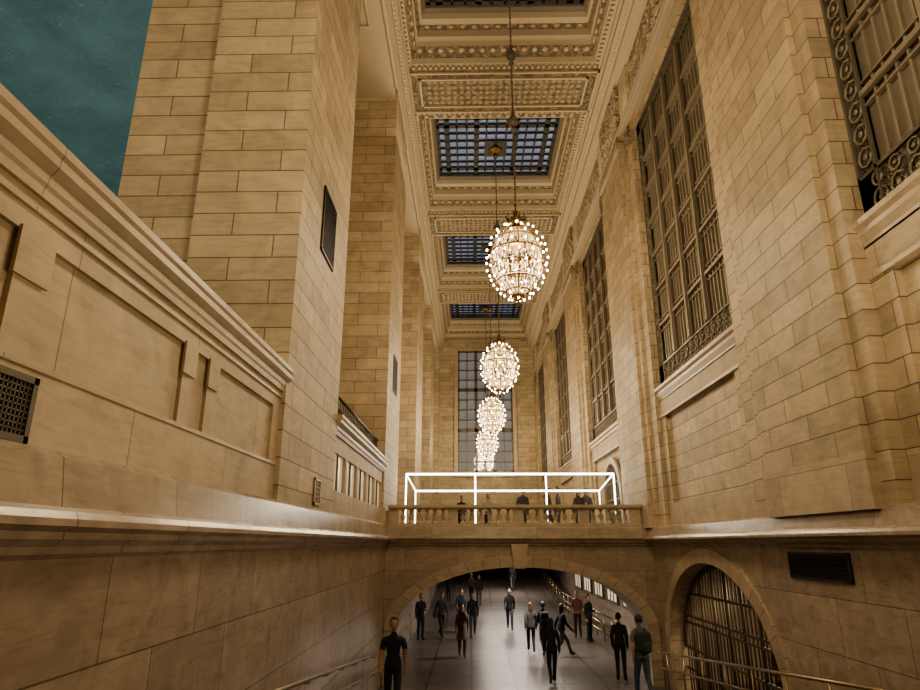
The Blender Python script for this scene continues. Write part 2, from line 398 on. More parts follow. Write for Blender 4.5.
# ------------------------------------------------------------------ right upper wall
mb=MB()
A=5.15
for i,c in enumerate(BAYS):
    zb=.4 if c<18 else .2
    w1=c+(3.4 if i==0 else 2.8)
    mb.box(A+.2,6.0,c-2.8,w1,zb,4.1,'stone')
    mb.box(A+.1,A+.2,c-2.8,w1,zb,1.0,'stoneL'); mb.box(A+.1,A+.2,c-2.8,w1,3.3,3.75,'stoneL')
    mb.box(A+.1,A+.2,c-2.8,c-2.35,1.0,3.3,'stone'); mb.box(A+.1,A+.2,w1-.45,w1,1.0,3.3,'stone')
    mb.sweepY([(6.0,4.1),(A,4.1),(A,4.02),(A+.05,3.97),(A+.05,3.9),(A+.1,3.8),(A+.1,3.72),(6.0,3.72)],c-2.8,w1,'trim')
    mb.sweepY([(6.0,3.28),(A+.07,3.28),(A+.07,3.34),(A+.1,3.38),(6.0,3.38)],c-2.8,w1,'trim')
    mb.box(A+.1,6.0,c-2.8,w1,12.7,ZC+.3,'stone')
    mb.box(A+.04,A+.1,c-2.6,w1-.2,13.25,15.0,'carved')
    p0=w1; p1=min(c+PITCH-2.8,YE); pc=c+PITCH/2
    mb.box(A,6.0,p0,p1,zb,ZC+.3,'stone')
    if pc+1.4<YE: 
        mb.box(A-.09,A,max(pc-1.75,p0),pc+1.75,zb,12.5,'stone')
        mb.box(A-.18,A,pc-1.4,pc+1.4,zb,12.5,'stone')
        mb.box(A-.22,A,pc-1.46,pc+1.46,zb,1.1,'stoneL')
        mb.box(A-.26,A,pc-1.48,pc+1.48,12.5,12.75,'trim'); mb.box(A-.2,A,pc-1.42,pc+1.42,12.75,13.0,'carved')
        mb.box(A-.14,A,pc-1.3,pc+1.3,13.1,15.1,'carved')
    for a in (p0,p1-.55):
        if a+.55<YE: mb.box(A-.09,A,a,a+.5,12.1,12.8,'carved')
mb.box(A,6.0,-6,1.6,.4,ZC+.3,'stone')
mb.obj('wall_right_upper')
mb=MB()
mb.sweepY(cornice(A,12.85,-1,.28,.22),-6,YE,'ctrim')
mb.sweepY(cornice(A,ZC-.85,-1,.9,.50),-6,YE,'ctrim')
for i in range(275):
    y=-5+i*.2
    if y<YE-.2: mb.box(A-.32,A-.12,y,y+.1,ZC-.46,ZC-.32,'gilt')
mb.obj('trim_7')
def window_mesh(y0,y1,z0,z1,x,name):
    mb=MB()
    mb.box(x,x+.04,y0,y1,z0,z1,'glass')
    W=y1-y0; bd=.42
    for a0,a1,b0,b1 in ((y0,y1,z0,z0+bd*1.6),(y0,y1,z1-bd,z1),(y0,y0+bd,z0,z1),(y1-bd,y1,z0,z1)):
        mb.box(x-.05,x-.03,a0,a1,b0,b1,'carvbronze')
        mb.box(x-.09,x-.03,a0,a1,b0,b0+.05,'bronze'); mb.box(x-.09,x-.03,a0,a1,b1-.05,b1,'bronze')
        mb.box(x-.09,x-.03,a0,a0+.05,b0,b1,'bronze'); mb.box(x-.09,x-.03,a1-.05,a1,b0,b1,'bronze')
    def ring(cy,cz,r):
        pts=[(x-.06,cy+r*math.cos(2*math.pi*k/8),cz+r*math.sin(2*math.pi*k/8)) for k in range(9)]
        mb.tube(pts,.022,'bronzeL',4,False); mb.ell((x-.06,cy,cz),(.02,r*.35,r*.35),'bronzeL',6,4)
    nz=int((z1-z0-1)/.36)
    for i in range(nz):
        z=z0+.9+i*.36
        for yy in (y0+bd/2,y1-bd/2): ring(yy,z,.14)
    ny=int((W-.8)/.36)
    for i in range(ny+1):
        ring(y0+.45+i*.36,z0+.22,.14); ring(y0+.45+i*.36,z0+.5,.10)
    iy0,iy1=y0+bd,y1-bd; iz0,iz1=z0+bd*1.6,z1-bd
    for k in range(1,4):
        yy=iy0+(iy1-iy0)*k/4; mb.box(x-.16,x,yy-.045,yy+.045,iz0,iz1,'bronzeL'); mb.box(x-.10,x,yy-.10,yy+.10,iz0,iz1,'bronze')
    for k in range(24):
        if k%6: 
            yy=iy0+(iy1-iy0)*k/24; mb.box(x-.05,x,yy-.022,yy+.022,iz0,iz1,'bronzeL')
    n=7
    for k in range(1,n):
        zz=iz0+(iz1-iz0)*k/n; mb.box(x-.11,x,iy0,iy1,zz-.04,zz+.04,'bronzeL'); mb.box(x-.07,x,iy0,iy1,zz+.16,zz+.19,'bronzeL'); mb.box(x-.07,x,iy0,iy1,zz-.19,zz-.16,'bronzeL')
    return mb.obj(name)
for i,c in enumerate(BAYS): window_mesh(c-2.8,c+(3.4 if i==0 else 2.8),4.1,12.7,5.44,'window_%d'%(i+1))
mb=MB()
yd=23.95; xd=A+.10
arch_ring(mb,PY,yd,1.3,1.5,1.3,.25,.25,xd-.10,xd-.01,'trim',zj=.2)
n=20
for i in range(n):
    t0=math.pi*i/n;t1=math.pi*(i+1)/n
    mb.face([(xd-.015,yd-1.3*math.cos(t0),.2),(xd-.015,yd-1.3*math.cos(t1),.2),(xd-.015,yd-1.3*math.cos(t1),1.5+1.3*math.sin(t1)),(xd-.015,yd-1.3*math.cos(t0),1.5+1.3*math.sin(t0))],'dark')
for i in range(-4,5):
    y=yd+i*.29; mb.box(xd-.06,xd-.03,y-.02,y+.02,.2,1.5+1.3*math.sqrt(max(0,1-((y-yd)/1.3)**2)),'bronzeL')
for z in (1.1,1.5,2.1): mb.box(xd-.06,xd-.03,yd-1.15,yd+1.15,z-.03,z+.03,'bronzeL')
mb.obj('door_1')

# ------------------------------------------------------------------ end wall with window
mb=MB()
wx0,wx1,wz0,wz1=-1.0,3.4,5.3,15.2
mb.box(-5.35,wx0,YE,YE+.6,.2,ZC+1,'stone'); mb.box(wx1,6.0,YE,YE+.6,.2,ZC+1,'stone')
mb.box(wx0,wx1,YE,YE+.6,.2,wz0,'stone'); mb.box(wx0,wx1,YE,YE+.6,wz1,ZC+1,'stone')
mb.box(wx0-.3,wx0,YE-.15,YE,wz0-.3,wz1+.1,'trim');mb.box(wx1,wx1+.3,YE-.15,YE,wz0-.3,wz1+.1,'trim')
mb.box(wx0-.3,wx1+.3,YE-.2,YE,wz0-.4,wz0,'trim')
mb.obj('wall_end')
mb=MB()
M['mirrorglass']=plain('night_glass_glow',(.12,.11,.09),.03,0.,(.42,.44,.44),.22)  # emission added to the pane itself to brighten the far window
M['mirrorglass'].node_tree.nodes['Principled BSDF'].inputs['IOR'].default_value=2.0
mb.box(wx0,wx1,YE+.3,YE+.34,wz0,wz1,'mirrorglass')
for k in range(7):
    x=wx0+(wx1-wx0)*k/6; w=.12 if k in(0,2,4,6) else .04
    mb.box(x-w,x+w,YE+.1,YE+.3,wz0,wz1,'bronze')
for k in range(13):
    z=wz0+(wz1-wz0)*k/12; w=.14 if k in (0,4,8,12) else .04
    mb.box(wx0,wx1,YE+.1,YE+.3,z-w,z+w,'bronze')
mb.obj('window_6')

# ------------------------------------------------------------------ ceiling
mb=MB()
X0,X1=-2.5,5.2; cx=1.2
steps=[(3.35,3.95,16.0,'ctrim'),(3.35,3.95,16.12,'ctrim'),(3.22,3.78,16.14,'gilt'),(3.18,3.7,16.3,'ctrim'),(3.1,3.55,16.32,'carved2'),(3.02,3.2,16.36,'carved2'),(3.0,3.15,16.5,'gilt'),(2.95,2.95,16.53,'ctrim'),(2.93,2.9,16.75,'ctrim'),(2.85,2.7,16.8,'carved2'),(2.78,2.5,16.85,'gilt'),(2.74,2.42,17.0,'ctrim'),(2.64,2.25,17.05,'bronze'),(2.6,2.17,17.2,'bronze')]
for c in BAYS:
    mb.face([(X0,c-PITCH/2,ZC),(X1,c-PITCH/2,ZC),(X1,c-3.95,ZC),(X0,c-3.95,ZC)],'carved2')
    mb.face([(X0,c+3.95,ZC),(X1,c+3.95,ZC),(X1,c+PITCH/2,ZC),(X0,c+PITCH/2,ZC)],'carved2')
    mb.face([(X0,c-3.95,ZC),(cx-3.35,c-3.95,ZC),(cx-3.35,c+3.95,ZC),(X0,c+3.95,ZC)],'ctrim')
    mb.face([(cx+3.35,c-3.95,ZC),(X1,c-3.95,ZC),(X1,c+3.95,ZC),(cx+3.35,c+3.95,ZC)],'ctrim')
    for i in range(len(steps)-1):
        a=steps[i];b=steps[i+1]
        def R(s): return [(cx-s[0],c-s[1],s[2]),(cx+s[0],c-s[1],s[2]),(cx+s[0],c+s[1],s[2]),(cx-s[0],c+s[1],s[2])]
        ra,rb=R(a),R(b)
        for k in range(4): mb.face([ra[k],ra[(k+1)%4],rb[(k+1)%4],rb[k]],b[3])
    for k in range(33):
        x=cx-3.2+k*.2
        for yy in (c-3.95,c+3.85): mb.box(x,x+.1,yy,yy+.1,16.02,16.12,'gilt')
    for k in range(38):
        y=c-3.75+k*.2
        for xx in (cx-3.35,cx+3.25): mb.box(xx,xx+.1,y,y+.1,16.02,16.12,'gilt')
    for k in range(17):
        x=cx-2.9+k*.3625
        for yy in (c-3.37,c+3.37): mb.ell((x,yy,16.33),(.12,.12,.06),'gilt',6,4)
    for k in range(15):
        y=c-3.0+k*.43
        for xx in (cx-3.07,cx+3.07): mb.ell((xx,y,16.35),(.05,.13,.05),'gilt',6,4)
    for k in range(14):
        x=cx-2.6+k*.4
        for yy in (c-2.8,c+2.8): mb.ell((x,yy,16.79),(.11,.08,.05),'gilt',6,4)
for j in range(len(BAYS)+1):
    yc=BAYS[0]-PITCH/2+j*PITCH
    if yc>YE: yc=YE+.5
    for w,y0,y1,x0,x1 in ((0,-1.1,1.1,X0+.35,X1-.55),(0,-.78,.78,X0+.7,X1-.9)):
        t=.07
        mb.box(x0,x1,yc+y0,yc+y0+t,ZC-.06,ZC,'gilt');mb.box(x0,x1,yc+y1-t,yc+y1,ZC-.06,ZC,'gilt')
        mb.box(x0,x0+t,yc+y0,yc+y1,ZC-.06,ZC,'gilt');mb.box(x1-t,x1,yc+y0,yc+y1,ZC-.06,ZC,'gilt')
    nx=24
    for a in range(nx):
        for b in range(5):
            x=X0+.92+(X1-1.05-X0-.92)*(a+.5)/nx; y=yc-.55+b*.275; r=.1
            q=[(x-r,y,ZC),(x,y-r,ZC),(x+r,y,ZC),(x,y+r,ZC)]
            for k in range(4): mb.face([q[k],q[(k+1)%4],(x,y,ZC-.07)],'gilt')
mb.box(-2.5,5.1,-6,BAYS[0]-PITCH/2,ZC,ZC+.1,'plaster')
mb.obj('ceiling')
for c in BAYS:
    mb=MB()
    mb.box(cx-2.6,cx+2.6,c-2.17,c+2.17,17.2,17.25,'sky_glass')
    nx,ny=12,8
    for k in range(nx+1):
        x=cx-2.6+5.2*k/nx; w=.11 if k in(0,1,4,8,11,12) else .035
        mb.box(x-w,x+w,c-2.17,c+2.17,17.10,17.2,'iron')
    for k in range(ny+1):
        y=c-2.17+4.34*k/ny; w=.12 if k in(0,1,7,8) else .035
        mb.box(cx-2.6,cx+2.6,y-w,y+w,17.10,17.2,'iron')
    mb.box(cx-.5,cx+.5,c-.6,c+.6,17.08,17.2,'iron')
    mb.obj('window_skylight')

# ------------------------------------------------------------------ back wall, lower hall, concourse
mb=MB(); mb.box(-5.5,6,-6.6,-6,-6,17,'stone'); mb.obj('wall_back')
mb=MB()
mb.box(6.5,7,20.6,62,-3.8,-.35,'marble'); mb.box(XR,7,19.9,20.6,-3.8,-.35,'marble')
mb.obj('wall_right_tunnel')
mb=MB()
for k in range(5):
    y=27+k*3.2
    mb.box(6.42,6.48,y,y+2.0,-2.5,-1.5,'shop'); 
    mb.box(6.38,6.5,y-.12,y,-2.6,-1.4,'bronze'); mb.box(6.38,6.5,y+2.,y+2.12,-2.6,-1.4,'bronze')
    for q in (.65,1.3): mb.box(6.38,6.5,y+q-.04,y+q+.04,-2.5,-1.5,'bronze')
    mb.box(6.38,6.5,y,y+2.0,-1.5,-1.4,'bronze'); mb.box(6.38,6.5,y,y+2.0,-2.6,-2.5,'bronze')
mb.obj('window_shopfront')
mb=MB(); mb.box(XL,6.6,61.8,62,-3,2,'marble'); mb.obj('wall_end_tunnel')
mb=MB(); mb.box(XL,6.6,20.7,YE,-.42,-.36,'plaster'); mb.box(XL-.3,7,YE+.7,62,1.5,1.6,'plaster'); mb.obj('ceiling_tunnel')
mb=MB()
n=24
for i in range(n):
    t0=math.pi*i/n;t1=math.pi*(i+1)/n
    f=lambda t:(-24-18.5*math.cos(t)*1.0,22+9*math.sin(t))
    a,b=f(t0),f(t1)
    mb.face([(a[0],-30,a[1]),(b[0],-30,b[1]),(b[0],90,b[1]),(a[0],90,a[1])],'teal',smooth=True)
mb.obj('ceiling_concourse')
mb=MB(); mb.box(-43,-42.5,-30,90,-2,22.5,'stone'); mb.box(-43,-5.4,90,90.5,-2,32,'stone'); mb.box(-43,-5.4,-30.5,-30,-2,32,'stone'); mb.box(-5.9,-5.4,11.8,90,17,23,'stone');mb.box(-5.9,-5.4,-30,11.8,17,23,'stone')
mb.obj('wall_concourse')
mb=MB(); mb.box(-43,-3.3,-30,90,-2.1,-2,'floor'); mb.obj('floor_concourse')

# ------------------------------------------------------------------ handrails
def rail(X,name,sg,y0,y1,posts):
    mb=MB()
    mb.tube([(X,y0,fz(y0)+.92),(X,y1,fz(y1)+.92)],.026,'brass',8)
    mb.tube([(X,y0,fz(y0)+.55),(X,y1,fz(y1)+.55)],.02,'brass',8)
    y=y0+.2
    while y<y1:
        if posts: mb.tube([(X,y,fz(y)),(X,y,fz(y)+.92)],.02,'brass',6)
        else:
            for h in(.92,.55): mb.tube([(X,y,fz(y)+h),(X+sg*.02,y,fz(y)+h-.06),(X+sg*.2,y,fz(y)+h-.06)],.012,'brass',6)
        y+=1.3
    mb.obj(name)
rail(XL+.16,'handrail',-1,-2,18,False)
rail(XR-.3,'handrail',1,3,18.2,True)
mb=MB()
for h in (.95,.6,.3): mb.tube([(5.2,24,fz(24)+h),(5.2,40,fz(40)+h),(5.2,50,fz(50)+h)],.03,'brass',8)
for k in range(17): y=24+k*1.6; mb.tube([(5.2,y,fz(y)),(5.2,y,fz(y)+.95)],.025,'brass',6)
mb.obj('handrail')

# ------------------------------------------------------------------ chandelier
def chandelier_mesh():
    mb=MB(); a,c=.76,1.04
    def E(lat,lon,k=1):
        s=math.sin(lat); r=a*k*math.cos(lat)*(1+.06*s if s>0 else 1+.20*s*abs(s))
        return Vector((r*math.cos(lon),r*math.sin(lon),c*k*s))
    for j in range(16):
        lon=2*math.pi*j/16
        mb.tube([E(math.radians(t),lon,.88) for t in range(-85,86,17)],.014,'cage',4,False)
    for lat in (-60,-35,-10,15,40,62):
        R=[E(math.radians(lat),2*math.pi*k/24,.88) for k in range(25)]
        mb.tube(R,.024,'cage',4,False)
    for j in range(28):
        lon=2*math.pi*(j+.5)/28
        for t in range(-80,81,10):
            if random.random()<.8: mb.ell(E(math.radians(t),lon,.80),(.02,.02,.065),'crystal_glow',4,3)
    for r_,z_ in ((.35,.55),(.5,.1),(.4,-.35),(.22,-.62)):
        nn=int(r_*36)
        for j in range(nn): mb.ell((r_*math.cos(2*math.pi*j/nn),r_*math.sin(2*math.pi*j/nn),z_),(.018,.018,.11),'crystal_glow',4,3)
    for r,lat in enumerate((-76,-60,-44,-28,-13,2,18,34,50,65,78)):
        n=max(4,int(15*math.cos(math.radians(lat))))
        for k in range(n):
            lon=2*math.pi*(k+(r%2)*.5)/n; p=E(math.radians(lat),lon,.88); q=E(math.radians(lat),lon,1.0)
            mb.tube([p,q],.015,'cage',4,False)
            mb.ell(q+(q-p).normalized()*.025,(.027,.027,.033),'bulb',6,4)
    mb.lathe((0,0,0),[(.02,-.9),(.06,-.8),(.03,-.6),(.12,-.4),(.2,-.3),(.05,-.2),(.04,.2),(.16,.4),(.22,.45),(.05,.6),(.04,1.0)],'cage',10)
    mb.lathe((0,0,0),[(.0,-1.24),(.03,-1.20),(.055,-1.13),(.02,-1.07),(.13,-1.0),(.18,-.95),(.02,-.9)],'cage',12)
    mb.lathe((0,0,0),[(.34,.90),(.18,.98),(.10,1.03),(.16,1.08),(.2,1.18),(.10,1.2),(.05,1.28),(.03,1.36),(.07,1.42),(.0,1.48)],'cage',12)
    for j in range(10):
        l=2*math.pi*j/10; mb.tube([(.19*math.cos(l),.19*math.sin(l),1.14),(.25*math.cos(l),.25*math.sin(l),1.25),(.21*math.cos(l),.21*math.sin(l),1.34)],[.035,.025,.004],'cage',4)
    ztop=17.04-6.8
    mb.tube([(0,0,1.4),(0,0,ztop)],.018,'bronze',6)
    z=1.6
    while z<ztop-.3:
        mb.ell((0,0,z),(.032,.032,.05),'bronze',6,4); z+=.16
    for zz in (4.2,6.4):
        mb.lathe((0,0,zz),[(.02,-.4),(.08,-.3),(.03,-.22),(.13,-.1),(.15,0),(.1,.1),(.03,.18),(.06,.26),(.02,.34)],'bronze',10)
    mb.lathe((0,0,ztop),[(.03,-.4),(.1,-.3),(.08,-.15),(.3,0)],'cage',12)
    return mb
cm=None
for i,c in enumerate(BAYS):
    if cm is None:
        ob=chandelier_mesh().obj('chandelier',weld=False); cm=ob.data
    else:
        ob=bpy.data.objects.new('chandelier',cm); COL.objects.link(ob)
    ob.location=(cx,c+.1,6.8)

# ------------------------------------------------------------------ people
def seg_dist(p,a,b):
    ab=b-a; t=max(0,min(1,(p-a).dot(ab)/max(ab.length_squared,1e-9))); return (p-(a+ab*t)).length
PM={}
def pcol(c,r=.8):
    k=tuple(round(x,3) for x in c)
    if k not in PM: PM[k]=plain('cloth_%d'%len(PM),c,r)
    return PM[k]
SKIN=plain('skin',(.42,.25,.17),.55); SKIN2=plain('skin_dark',(.2,.11,.07),.55)
HAIRD=plain('hair_dark',(.02,.014,.01),.5); HAIRB=plain('hair_brown',(.1,.055,.03),.5)
SHOE=plain('shoe_leather',(.02,.02,.02),.5); SHOEW=plain('shoe_white',(.5,.5,.48),.5); EYE=plain('eye',(.02,.015,.012),.3); LIP=plain('lip',(.3,.11,.09),.5)
def person(x,y,z,rot,h=1.72,top=(.02,.02,.022),bot=(.025,.025,.03),hair=None,skin=None,pose='walk',ph=1,short=False,coat=False,long=False,bag=None,shoe=None,arm='swing',wide=1.,head_turn=0.,stride=1.,shoulder_bag=None):
    skin=skin or SKIN; hair=hair or HAIRD; shoe=shoe or SHOE
    w=pose=='walk'; st=.30*stride if w else .03
    dz=-.045*stride if w else 0
    J={}
    lean=-.03*stride if w else 0
    J['pel']=((0,0,.96+dz),.115); J['waist']=((0,lean*.5,1.10+dz),.112); J['chest']=((0,lean,1.29+dz),.128*wide); J['nb']=((0,lean,1.44+dz),.068); J['neck']=((0,lean-.015,1.54+dz),.05)
    seg=[('pel','waist','torso'),('waist','chest','torso'),('chest','nb','torso'),('nb','neck','neck')]
    for s,sd in (('L',1),('R',-1)):
        fwd=(sd*ph>0)
        J['hip'+s]=((sd*.085,0,.90+dz),.094)
        if w:
            if fwd: knee=(sd*.085,-.23*stride,.50+dz*.3); ank=(sd*.07,-.33*stride,.085); toe=(sd*.085,-.33*stride-.16,.055)
            else: knee=(sd*.085,.02,.475); ank=(sd*.07,.36*stride,.17); toe=(sd*.08,.36*stride-.13,.05)
        else:
            knee=(sd*.09,-.02,.50); ank=(sd*.095,.02,.08); toe=(sd*.12,-.14,.045)
        J['kn'+s]=(knee,.065); J['an'+s]=(ank,.047); J['to'+s]=(toe,.04)
        J['hl'+s]=((ank[0],ank[1]+.045,max(.045,ank[2]-.045)),.038)
        J['sh'+s]=((sd*.16*wide,lean,1.385+dz),.068)
        if arm=='swing' and w:
            f=-1 if not fwd else 1
            el=(sd*.205*wide,lean+.04+.09*f*stride,1.12+dz); wr=(sd*.205*wide,lean-.06+.20*f*stride,.90+dz)
        elif arm=='phone' and sd==1:
            el=(sd*.21,.0,1.10+dz); wr=(sd*.10,-.24,1.18+dz)
        elif arm=='bend':
            el=(sd*.215*wide,.06,1.13+dz); wr=(sd*.13,-.17,1.02+dz)
        else:
            el=(sd*.20*wide,.03,1.12+dz); wr=(sd*.20*wide,-.03,.88+dz)
        J['el'+s]=(el,.046 if short else .053); J['wr'+s]=(wr,.03 if short else .036)
        d=(Vector(wr)-Vector(el)).normalized(); J['pa'+s]=(tuple(Vector(wr)+d*.075),.03)
        seg+=[('pel','hip'+s,'hips'),('hip'+s,'kn'+s,'leg'),('kn'+s,'an'+s,'leg'),('an'+s,'to'+s,'foot'),('an'+s,'hl'+s,'foot'),('chest','sh'+s,'torso'),('sh'+s,'el'+s,'uarm'),('el'+s,'wr'+s,'farm'),('wr'+s,'pa'+s,'hand')]
    names=list(J); idx={n:i for i,n in enumerate(names)}
    me=bpy.data.meshes.new('tmp'); me.from_pydata([J[n][0] for n in names],[(idx[a],idx[b]) for a,b,_ in seg],[])
    ob=bpy.data.objects.new('tmp',me); COL.objects.link(ob)
    md=ob.modifiers.new('s','SKIN'); 
    sv=me.skin_vertices
    if not sv:
        bpy.context.view_layer.objects.active=ob; bpy.ops.mesh.customdata_skin_add(); sv=me.skin_vertices
    for i,n in enumerate(names):
        r=J[n][1]; sv[0].data[i].radius=(r,r*.85 if n in('pel','waist','chest') else r); sv[0].data[i].use_root=(n=='pel')
    md.use_smooth_shade=True
    sb=ob.modifiers.new('u','SUBSURF'); sb.levels=2; sb.render_levels=2
    dg=bpy.context.evaluated_depsgraph_get(); dg.update()
    m2=bpy.data.meshes.new_from_object(ob.evaluated_get(dg))
    bpy.data.objects.remove(ob); bpy.data.meshes.remove(me)
    mats=[pcol(top),pcol(bot),skin,hair,shoe,EYE,LIP,pcol(bag or (.03,.03,.03)),SHOE]
    SG=[(Vector(J[a][0]),Vector(J[b][0]),k,J[a][1],J[b][1]) for a,b,k in seg]
    bm=bmesh.new(); bm.from_mesh(m2); bpy.data.meshes.remove(m2)
    for f in bm.faces:
        c=f.calc_center_median(); f.smooth=True
        k=min(SG,key=lambda s:seg_dist(c,s[0],s[1])-.5*(s[3]+s[4]))[2]
        if k in('torso',): mi=0 if c.z>.93+dz else 1
        elif k=='neck': mi=2
        elif k=='hips': mi=1 if c.z<.93+dz else 0
        elif k=='leg': mi=1
        elif k=='foot': mi=4
        elif k=='uarm': mi=0 if (not short or c.z>1.22+dz) else 2
        elif k=='farm': mi=2 if short else 0
        else: mi=2
        f.material_index=mi
    def addell(c,r,mi,fn=None,nu=16,nv=12,rotm=None):
        res=bmesh.ops.create_uvsphere(bm,u_segments=nu,v_segments=nv,radius=1)
        vs=res['verts']
        for v in vs:
            p=v.co.copy()
            if fn: p=fn(p)
            p=Vector((p.x*r[0],p.y*r[1],p.z*r[2]))
            if rotm: p=rotm@p
            v.co=p+Vector(c)
        for f in {f for v in vs for f in v.link_faces}: f.material_index=mi; f.smooth=True
    hc=Vector((0,lean-.03,1.635+dz)); HR=Matrix.Rotation(head_turn,3,'Z')
    def hf(p):
        if p.z<0: k=1+p.z*.32; p.x*=k; p.y=p.y*(1+p.z*.12)-(.12*-p.z)
        if p.y>0: p.y*=1.05
        return p
    addell(hc,(.078,.097,.12),2,hf,20,14,HR)
    hd=lambda dx,dy,dz_: hc+HR@Vector((dx,dy,dz_))
    def nose(p): 
        if p.z>0: p.x*=1-.5*p.z; p.y*=1-.55*p.z
        return p
    addell(hd(0,-.098,-.012),(.013,.02,.026),2,nose,8,6)
    for sd in (1,-1):
        addell(hd(sd*.078,.008,-.005),(.01,.02,.03),2,None,8,6)
        addell(hd(sd*.03,-.085,.012),(.011,.008,.007),5,None,8,6)
        addell(hd(sd*.03,-.088,.03),(.018,.006,.004),3,None,8,4)
    addell(hd(0,-.092,-.052),(.024,.008,.007),6,None,8,6)
    def hair_f(p):
        if p.y<-.25 and p.z<.45: p.y=-.25+ (p.y+.25)*.15; p.z=max(p.z,.1)
        if p.z<-.35: p.z=-.35+(p.z+.35)*(1.6 if long else .25)
        return p
    addell(hd(0,.013,.018),(.086,.104,.119),3,hair_f,20,14,HR)
    if long: addell(hd(0,.07,-.12),(.08,.05,.17),3,None,12,10,HR)
    for s,sd in (('L',1),('R',-1)):
        wr=Vector(J['wr'+s][0]); pa=Vector(J['pa'+s][0]); d=(pa-wr).normalized()
        side=Vector((0,-1,0)); side=(side-d*side.dot(d)).normalized(); nrm=d.cross(side)*(-sd)
        if nrm.x*sd>0: nrm=-nrm
        def tube(pts,rs,mi):
            rings=[]
            for i,p in enumerate(pts):
                t=(pts[min(i+1,len(pts)-1)]-pts[max(i-1,0)]).normalized(); u=t.orthogonal().normalized(); q=t.cross(u)
                rings.append([bm.verts.new(p+(u*math.cos(a*math.pi/3)+q*math.sin(a*math.pi/3))*rs[i]) for a in range(6)])
            for i in range(len(rings)-1):
                for k in range(6):
                    f=bm.faces.new([rings[i][k],rings[i][(k+1)%6],rings[i+1][(k+1)%6],rings[i+1][k]]); f.material_index=mi; f.smooth=True
            f=bm.faces.new(rings[-1]); f.material_index=mi
        for k,(off,ln) in enumerate(((.027,.072),(.009,.08),(-.009,.074),(-.026,.058))):
            b0=pa+side*off-d*.01
            p1=b0+d*ln*.5+nrm*.004; p2=p1+d*ln*.3+nrm*.014; p3=p2+d*ln*.18+nrm*.02
            tube([b0,p1,p2,p3],[.0095,.009,.008,.006],2)
        t0=wr+d*.03+side*.022; t1=t0+side*.025+d*.025+nrm*.01; t2=t1+d*.03+nrm*.012+side*.004
        tube([t0,t1,t2],[.011,.01,.007],2)
    n=20; rr=[]
    rows=[(1.14,.15,.125),(.95,.175,.15),(.78,.19,.175),(.62,.2,.2)] if coat else [(1.10,.128,.112),(.98,.152,.127),(.90,.162,.136)]
    for zz,rx,ry in rows:
        rr.append([bm.verts.new((rx*math.cos(2*math.pi*k/n),ry*math.sin(2*math.pi*k/n)*((1+.3*st*(1.14-zz)/.5) if coat else 1),zz+dz)) for k in range(n)])
    for i in range(len(rows)-1):
        for k in range(n):
            f=bm.faces.new([rr[i][k],rr[i][(k+1)%n],rr[i+1][(k+1)%n],rr[i+1][k]]); f.material_index=0; f.smooth=True
    if bag:
        def bf(p): return Vector((math.copysign(abs(p.x)**.55,p.x),math.copysign(abs(p.y)**.6,p.y),math.copysign(abs(p.z)**.6,p.z)))
        addell((0,lean+.19,1.22+dz),(.15,.09,.23),7,bf,20,14)
        addell((0,lean+.27,1.12+dz),(.11,.04,.11),7,bf,16,10)
        for sd in(1,-1):
            pts=[Vector((sd*.1,.12,1.40)),Vector((sd*.105,.02,1.465)),Vector((sd*.105,-.10,1.40)),Vector((sd*.11,-.135,1.25)),Vector((sd*.14,-.06,1.08)),Vector((sd*.12,.12,1.05))]
            rings=[]
            for p in pts:
                p=p+Vector((0,lean,dz)); rings.append([bm.verts.new(p+Vector(o)) for o in ((-.022,0,-.01),(.022,0,-.01),(.022,0,.012),(-.022,0,.012))])
            for i in range(len(rings)-1):
                for k in range(4):
                    f=bm.faces.new([rings[i][k],rings[i][(k+1)%4],rings[i+1][(k+1)%4],rings[i+1][k]]); f.material_index=7
    if shoulder_bag:
        mats[7]=pcol(shoulder_bag)
        def bf(p): return Vector((math.copysign(abs(p.x)**.5,p.x),math.copysign(abs(p.y)**.5,p.y),math.copysign(abs(p.z)**.5,p.z)))
        addell((-.27,.03,.92+dz),(.05,.15,.13),7,bf,16,10)
    me=bpy.data.meshes.new('person'); bm.to_mesh(me); bm.free()
    for m in mats: me.materials.append(m)
    o=bpy.data.objects.new('person',me); COL.objects.link(o)
    s=h/1.75; o.scale=(s,s,s); o.location=(x,y,z+.0); o.rotation_euler=(0,0,rot)
    return o
PI=math.pi
K=(.014,.014,.016); G=(.05,.05,.055)
def P(x,y,rot,**k): return person(x,y,fz(y)+.0,rot,**k)
P(-1.42,12.7,0.1,top=K,bot=(.02,.02,.025),short=True,ph=1,wide=1.08,h=1.75,stride=.6)
P(2.2,19.2,PI,top=K,bot=K,long=True,h=1.68,ph=-1,stride=.7)
P(3.85,15.9,PI+.25,top=(.09,.11,.10),bot=(.06,.09,.15),bag=(.03,.045,.035),short=True,wide=1.1,h=1.82,stride=.6,shoe=SHOEW)
P(4.15,19.6,PI-.3,top=K,bot=K,h=1.75,pose='stand')
P(1.7,30.5,0,top=K,bot=(.03,.03,.04),h=1.75,ph=1)
P(-1.24,28.2,.4,top=(.05,.045,.045),bot=K,h=1.72,ph=-1,shoulder_bag=(.1,.06,.03))
P(-.32,23.4,.1,top=(.15,.115,.09),bot=(.05,.05,.06),coat=True,h=1.68,ph=1,stride=.7)
P(.06,28.2,.0,top=K,bot=G,h=1.72,ph=-1)
P(-.45,29.7,.2,top=(.07,.08,.12),bot=K,h=1.78,ph=1)
P(2.1,24.5,PI,top=(.06,.06,.065),bot=K,h=1.66,ph=1,long=True,hair=HAIRB)
P(2.48,23.8,PI+.1,top=(.05,.05,.05),bot=(.03,.03,.04),h=1.74,ph=-1,bag=(.02,.02,.02))
